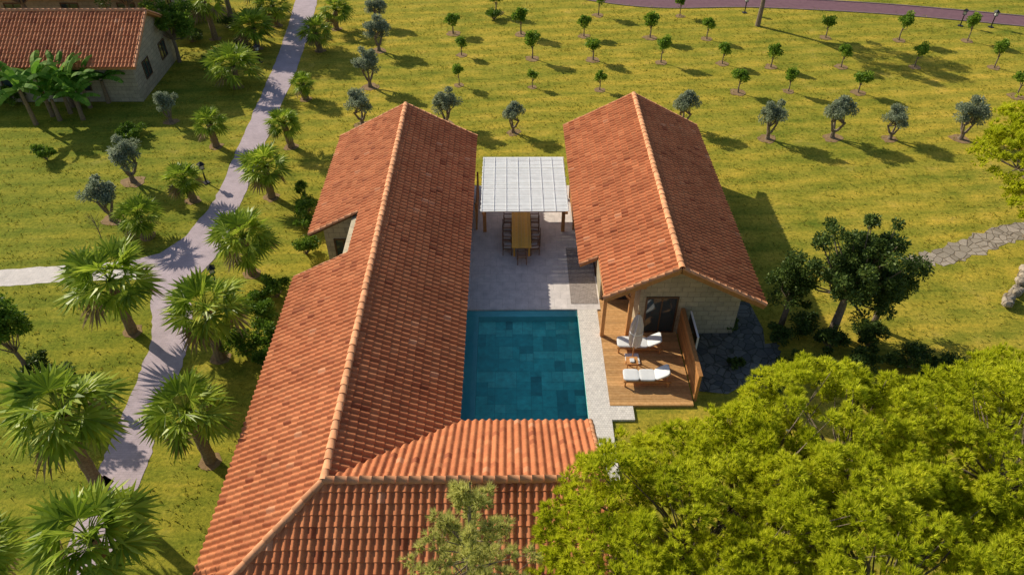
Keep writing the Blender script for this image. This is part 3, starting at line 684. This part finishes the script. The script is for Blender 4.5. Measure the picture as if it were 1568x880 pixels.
for b_,r_,h_ in (((470,328),.9,1.3),((468,300),.7,1.2),((466,350),.7,1.0),((470,390),.9,1.2),((425,455),.9,1.4),((395,470),.8,1.2),((405,500),1.1,1.7),((375,540),1.0,1.4),((420,530),1.0,1.5),((405,560),.8,1.2),((72,245),.9,1.2),((203,212),1.1,1.0),((757,30),.9,.9),((20,160),1.2,1.4)): shrub(b_,r_,h_,n=int(2600*max(.6,r_)))
for b_,r_,h_ in (((100,588),.9,.8),((60,570),.9,.9),((130,595),.7,.7),((1270,535),1.0,1.1),((1225,510),1.0,1.3),((1190,520),.8,1.0),((1330,530),1.2,1.5),((1320,565),1.0,1.1),((1215,560),.9,.9),((1180,590),.7,.7),((1260,580),1.1,1.0),((1110,500),.6,.7),((1125,560),.5,.5),((295,65),1.2,1.3),((325,105),1.0,1.1),((350,45),1.2,1.2),((240,100),1.0,1.0),((375,80),1.0,1.1),((385,35),1.1,1.2),((310,30),1.3,1.4),((1385,560),1.3,1.4),((1440,575),1.2,1.2)): shrub(b_,r_,h_,'oak',int(2600*max(.6,r_)))
x,y=G(158,372); p=[tube([(0,0,0),(.05,0,.8),(.0,.05,1.9)],[.03,.022,.008],5,0)]
for i in range(16):
    a=rng.uniform(0,6.3); z=rng.uniform(.6,1.7); q=np.array([math.cos(a)*.5,math.sin(a)*.5,.55])*rng.uniform(.6,1.1); p.append(tube([(.03,0,z),np.array([.03,0,z])+q],[.012,.004],3,0))
build('bare_sapling',p,['bark'],loc=(x,y,0))
def banana(base,h,ns=3):
    x,y=G(*base); p=[]
    for s in range(ns):
        ox,oy=rng.normal(0,.7,2); hh=h*rng.uniform(.55,1.0); p.append(tube([(ox,oy,0),(ox*1.05,oy,hh*.5)],[.16,.09],8,1))
        for i in range(9):
            az=i*2.4+rng.normal(0,.3); el=math.radians(rng.uniform(20,85)); Lf=h*.62*rng.uniform(.7,1.1); hd=np.array([math.cos(az),math.sin(az),0]); sd=np.array([-math.sin(az),math.cos(az),0])
            n=9; prev=np.array([ox*1.05,oy,hh*.5]); c=[]
            for k in range(n):
                e=el-1.5*(k/(n-1))**1.5; c.append(prev.copy()); prev=prev+(hd*math.cos(e)+np.array([0,0,math.sin(e)]))*Lf/n
            c=np.array(c); 
            for k in range(1,n-1):
                w0=.3*math.sin(PI*min(1,(k-.3)/(n-1.2)))**.6; w1=.3*math.sin(PI*min(1,(k+.6)/(n-.9)))**.6*.96
                for sg in (1,-1):
                    dz=np.array([0,0,-.5])
                    p.append((np.array([c[k],c[k]+(sd*sg+dz)*w0,c[k]+(c[k+1]-c[k])*.88+(sd*sg+dz)*w1,c[k+1]]),np.array([[0,1,2,3]]),0,.5))
    build('banana_plant',p,['banana','pbark'],loc=(x,y,0))
banana((90,178),5.0,5); banana((135,172),4.2,4); banana((60,150),4.0,3)

# pines
def needles(C,Rc,tufts,per,ln,w,up=.35,sp=.42):
    C=np.array(C);K=len(C); T=K*tufts
    u=unit(T); u[:,2]=np.abs(u[:,2])*.9+.05-.3*(rng.random(T)<.3); u/=np.linalg.norm(u,axis=1)[:,None]
    cc=np.repeat(C,tufts,0); rr=np.repeat(Rc,tufts)[:,None]
    o=cc+u*rr*rng.uniform(.35,.85,(T,1))
    n=T*per; o2=np.repeat(o,per,0); d=np.repeat(u,per,0)*.9+rng.normal(0,sp,(n,3))+[0,0,up]; d/=np.linalg.norm(d,axis=1)[:,None]
    s=np.cross(d,unit(n)); s/=np.linalg.norm(s,axis=1)[:,None]; l=(ln*rng.uniform(.6,1.15,n))[:,None]
    V=np.stack([o2-s*w/2,o2+s*w/2,o2+d*l],1).reshape(-1,3); return (V,np.arange(3*n).reshape(n,3),0,.5)
def pine(name,xy,domes,cr,tufts=26,per=22,ln=.2,w=.022,dens=1.0,mt='pine',tr=.3,tz=4.5,inner=.3):
    C=[];Rc=[]
    for (cx,cy,cz,rx,ry,rz) in domes:
        K=int(rx*ry*PI*1.5/(cr*cr*2.2)*dens)
        for i in range(K):
            u=unit(1)[0]; u[2]=abs(u[2]) if rng.random()<.85 else -abs(u[2])*.3
            lump=1+.07*math.sin(5*u[0]+cx)+.06*math.sin(6*u[1]+cy*2)
            q=lump*(rng.uniform(.93,1.05) if rng.random()>inner else rng.uniform(.68,.9))
            C.append((cx+u[0]*rx*q,cy+u[1]*ry*q,cz+u[2]*rz*q)); Rc.append(cr*rng.uniform(.6,1.2))
    p=[needles(C,np.array(Rc),tufts,per,ln,w,.3,.36)]
    b=np.array([xy[0],xy[1],0.]); fk=b+[0,0,tz]; p.append(tube([b,b+[.15,.1,tz*.5],fk],[tr,tr*.85,tr*.7],10,1))
    for (cx,cy,cz,rx,ry,rz) in domes:
        c0=np.array([cx,cy,cz-.2]); p.append(tube([fk,(fk+c0)/2+rng.normal(0,.2,3),c0],[tr*.5,tr*.4,tr*.22],7,1))
        sub=[q for q in C if abs(q[0]-cx)<rx and abs(q[1]-cy)<ry and q[2]>cz-.5][::6]
        p+=limbs(c0,sub,.04,1,.8,.12)
    return build(name,p,[mt,'bark'])
pine('stone_pine',(7,9.5),[(4.7,9.9,6.5,3.7,3.3,2.0),(6.3,11.7,6.0,3.0,2.6,1.8),(9.3,12.3,6.8,3.6,3.1,2.2),(8.6,8.2,7.2,3.9,3.5,2.4),(3.2,7.4,6.4,3.5,3.0,2.1)],.32,26,26,.17,.026,1.35)
pine('stone_pine',(14,10),[(13.2,11.6,6.9,4.0,3.5,2.2),(16.8,14.2,5.6,3.0,2.8,1.9),(13.6,7.4,7.0,3.6,3.2,2.2)],.32,26,26,.17,.026,1.35)
pine('stone_pine',(27.5,31.5),[(25.2,31.6,4.4,2.1,2.2,1.8),(25.8,29.0,3.4,2.0,2.0,1.6),(26.8,33.5,5.0,2.0,2.0,1.6)],.36,22,18,.22,.045,1.4,tr=.2,tz=3)
x0,y0=-1.1,7.9; p=[tube([(x0,y0,0),(x0+.1,y0,6),(x0+.35,y0+.3,12.0)],[.16,.1,.02],7,1)];C=[]
for i in range(90):
    z=12.0-5.2*rng.random()**.75; a=rng.uniform(0,6.3); r_=(12.3-z)*.38*rng.uniform(.35,1.1)+.05
    b0_=np.array([x0+.1+.25*(z-6)/6,y0+.3*(z-6)/6,z-.2]); q=b0_+[math.cos(a)*r_,math.sin(a)*r_,.3]; C.append(q); p.append(tube([b0_,q],[.02,.006],4,1)); C.append(b0_*.35+q*.65+[0,0,.06])
p.insert(0,needles(C,np.full(len(C),.14),13,18,.17,.018,.5))
build('young_pine',p,['pinel','bark'])

# ---------------------------------------------------------------- light, sky, camera
wd=bpy.data.worlds.new('World'); sc.world=wd; wd.use_nodes=True; nt=wd.node_tree; bg=nt.nodes['Background']
sky=nt.nodes.new('ShaderNodeTexSky'); sky.sky_type='NISHITA'; sky.sun_disc=False
SD=Vector((1.38,-1.08,-1)).normalized(); el=math.asin(-SD.z)
sky.sun_elevation=el; sky.sun_rotation=math.atan2(-SD.x,-SD.y)
nt.links.new(sky.outputs[0],bg.inputs[0]); bg.inputs[1].default_value=.11
sd=bpy.data.lights.new('sun','SUN'); sd.energy=5; sd.angle=math.radians(.5); sd.color=(1,.92,.74)
so=bpy.data.objects.new('sun',sd); sc.collection.objects.link(so); so.rotation_euler=SD.to_track_quat('-Z','Y').to_euler(); so.location=(-30,30,40)
cd=bpy.data.cameras.new('camera'); cam=bpy.data.objects.new('camera',cd); sc.collection.objects.link(cam); sc.camera=cam
cam.location=(0,0,HC); cam.rotation_euler=(PI/2-P,0,-YAW); cd.sensor_width=36; cd.lens=FX/1568*36; cd.clip_end=2000
sc.view_settings.view_transform='Standard'; sc.view_settings.look='None'; sc.view_settings.exposure=0
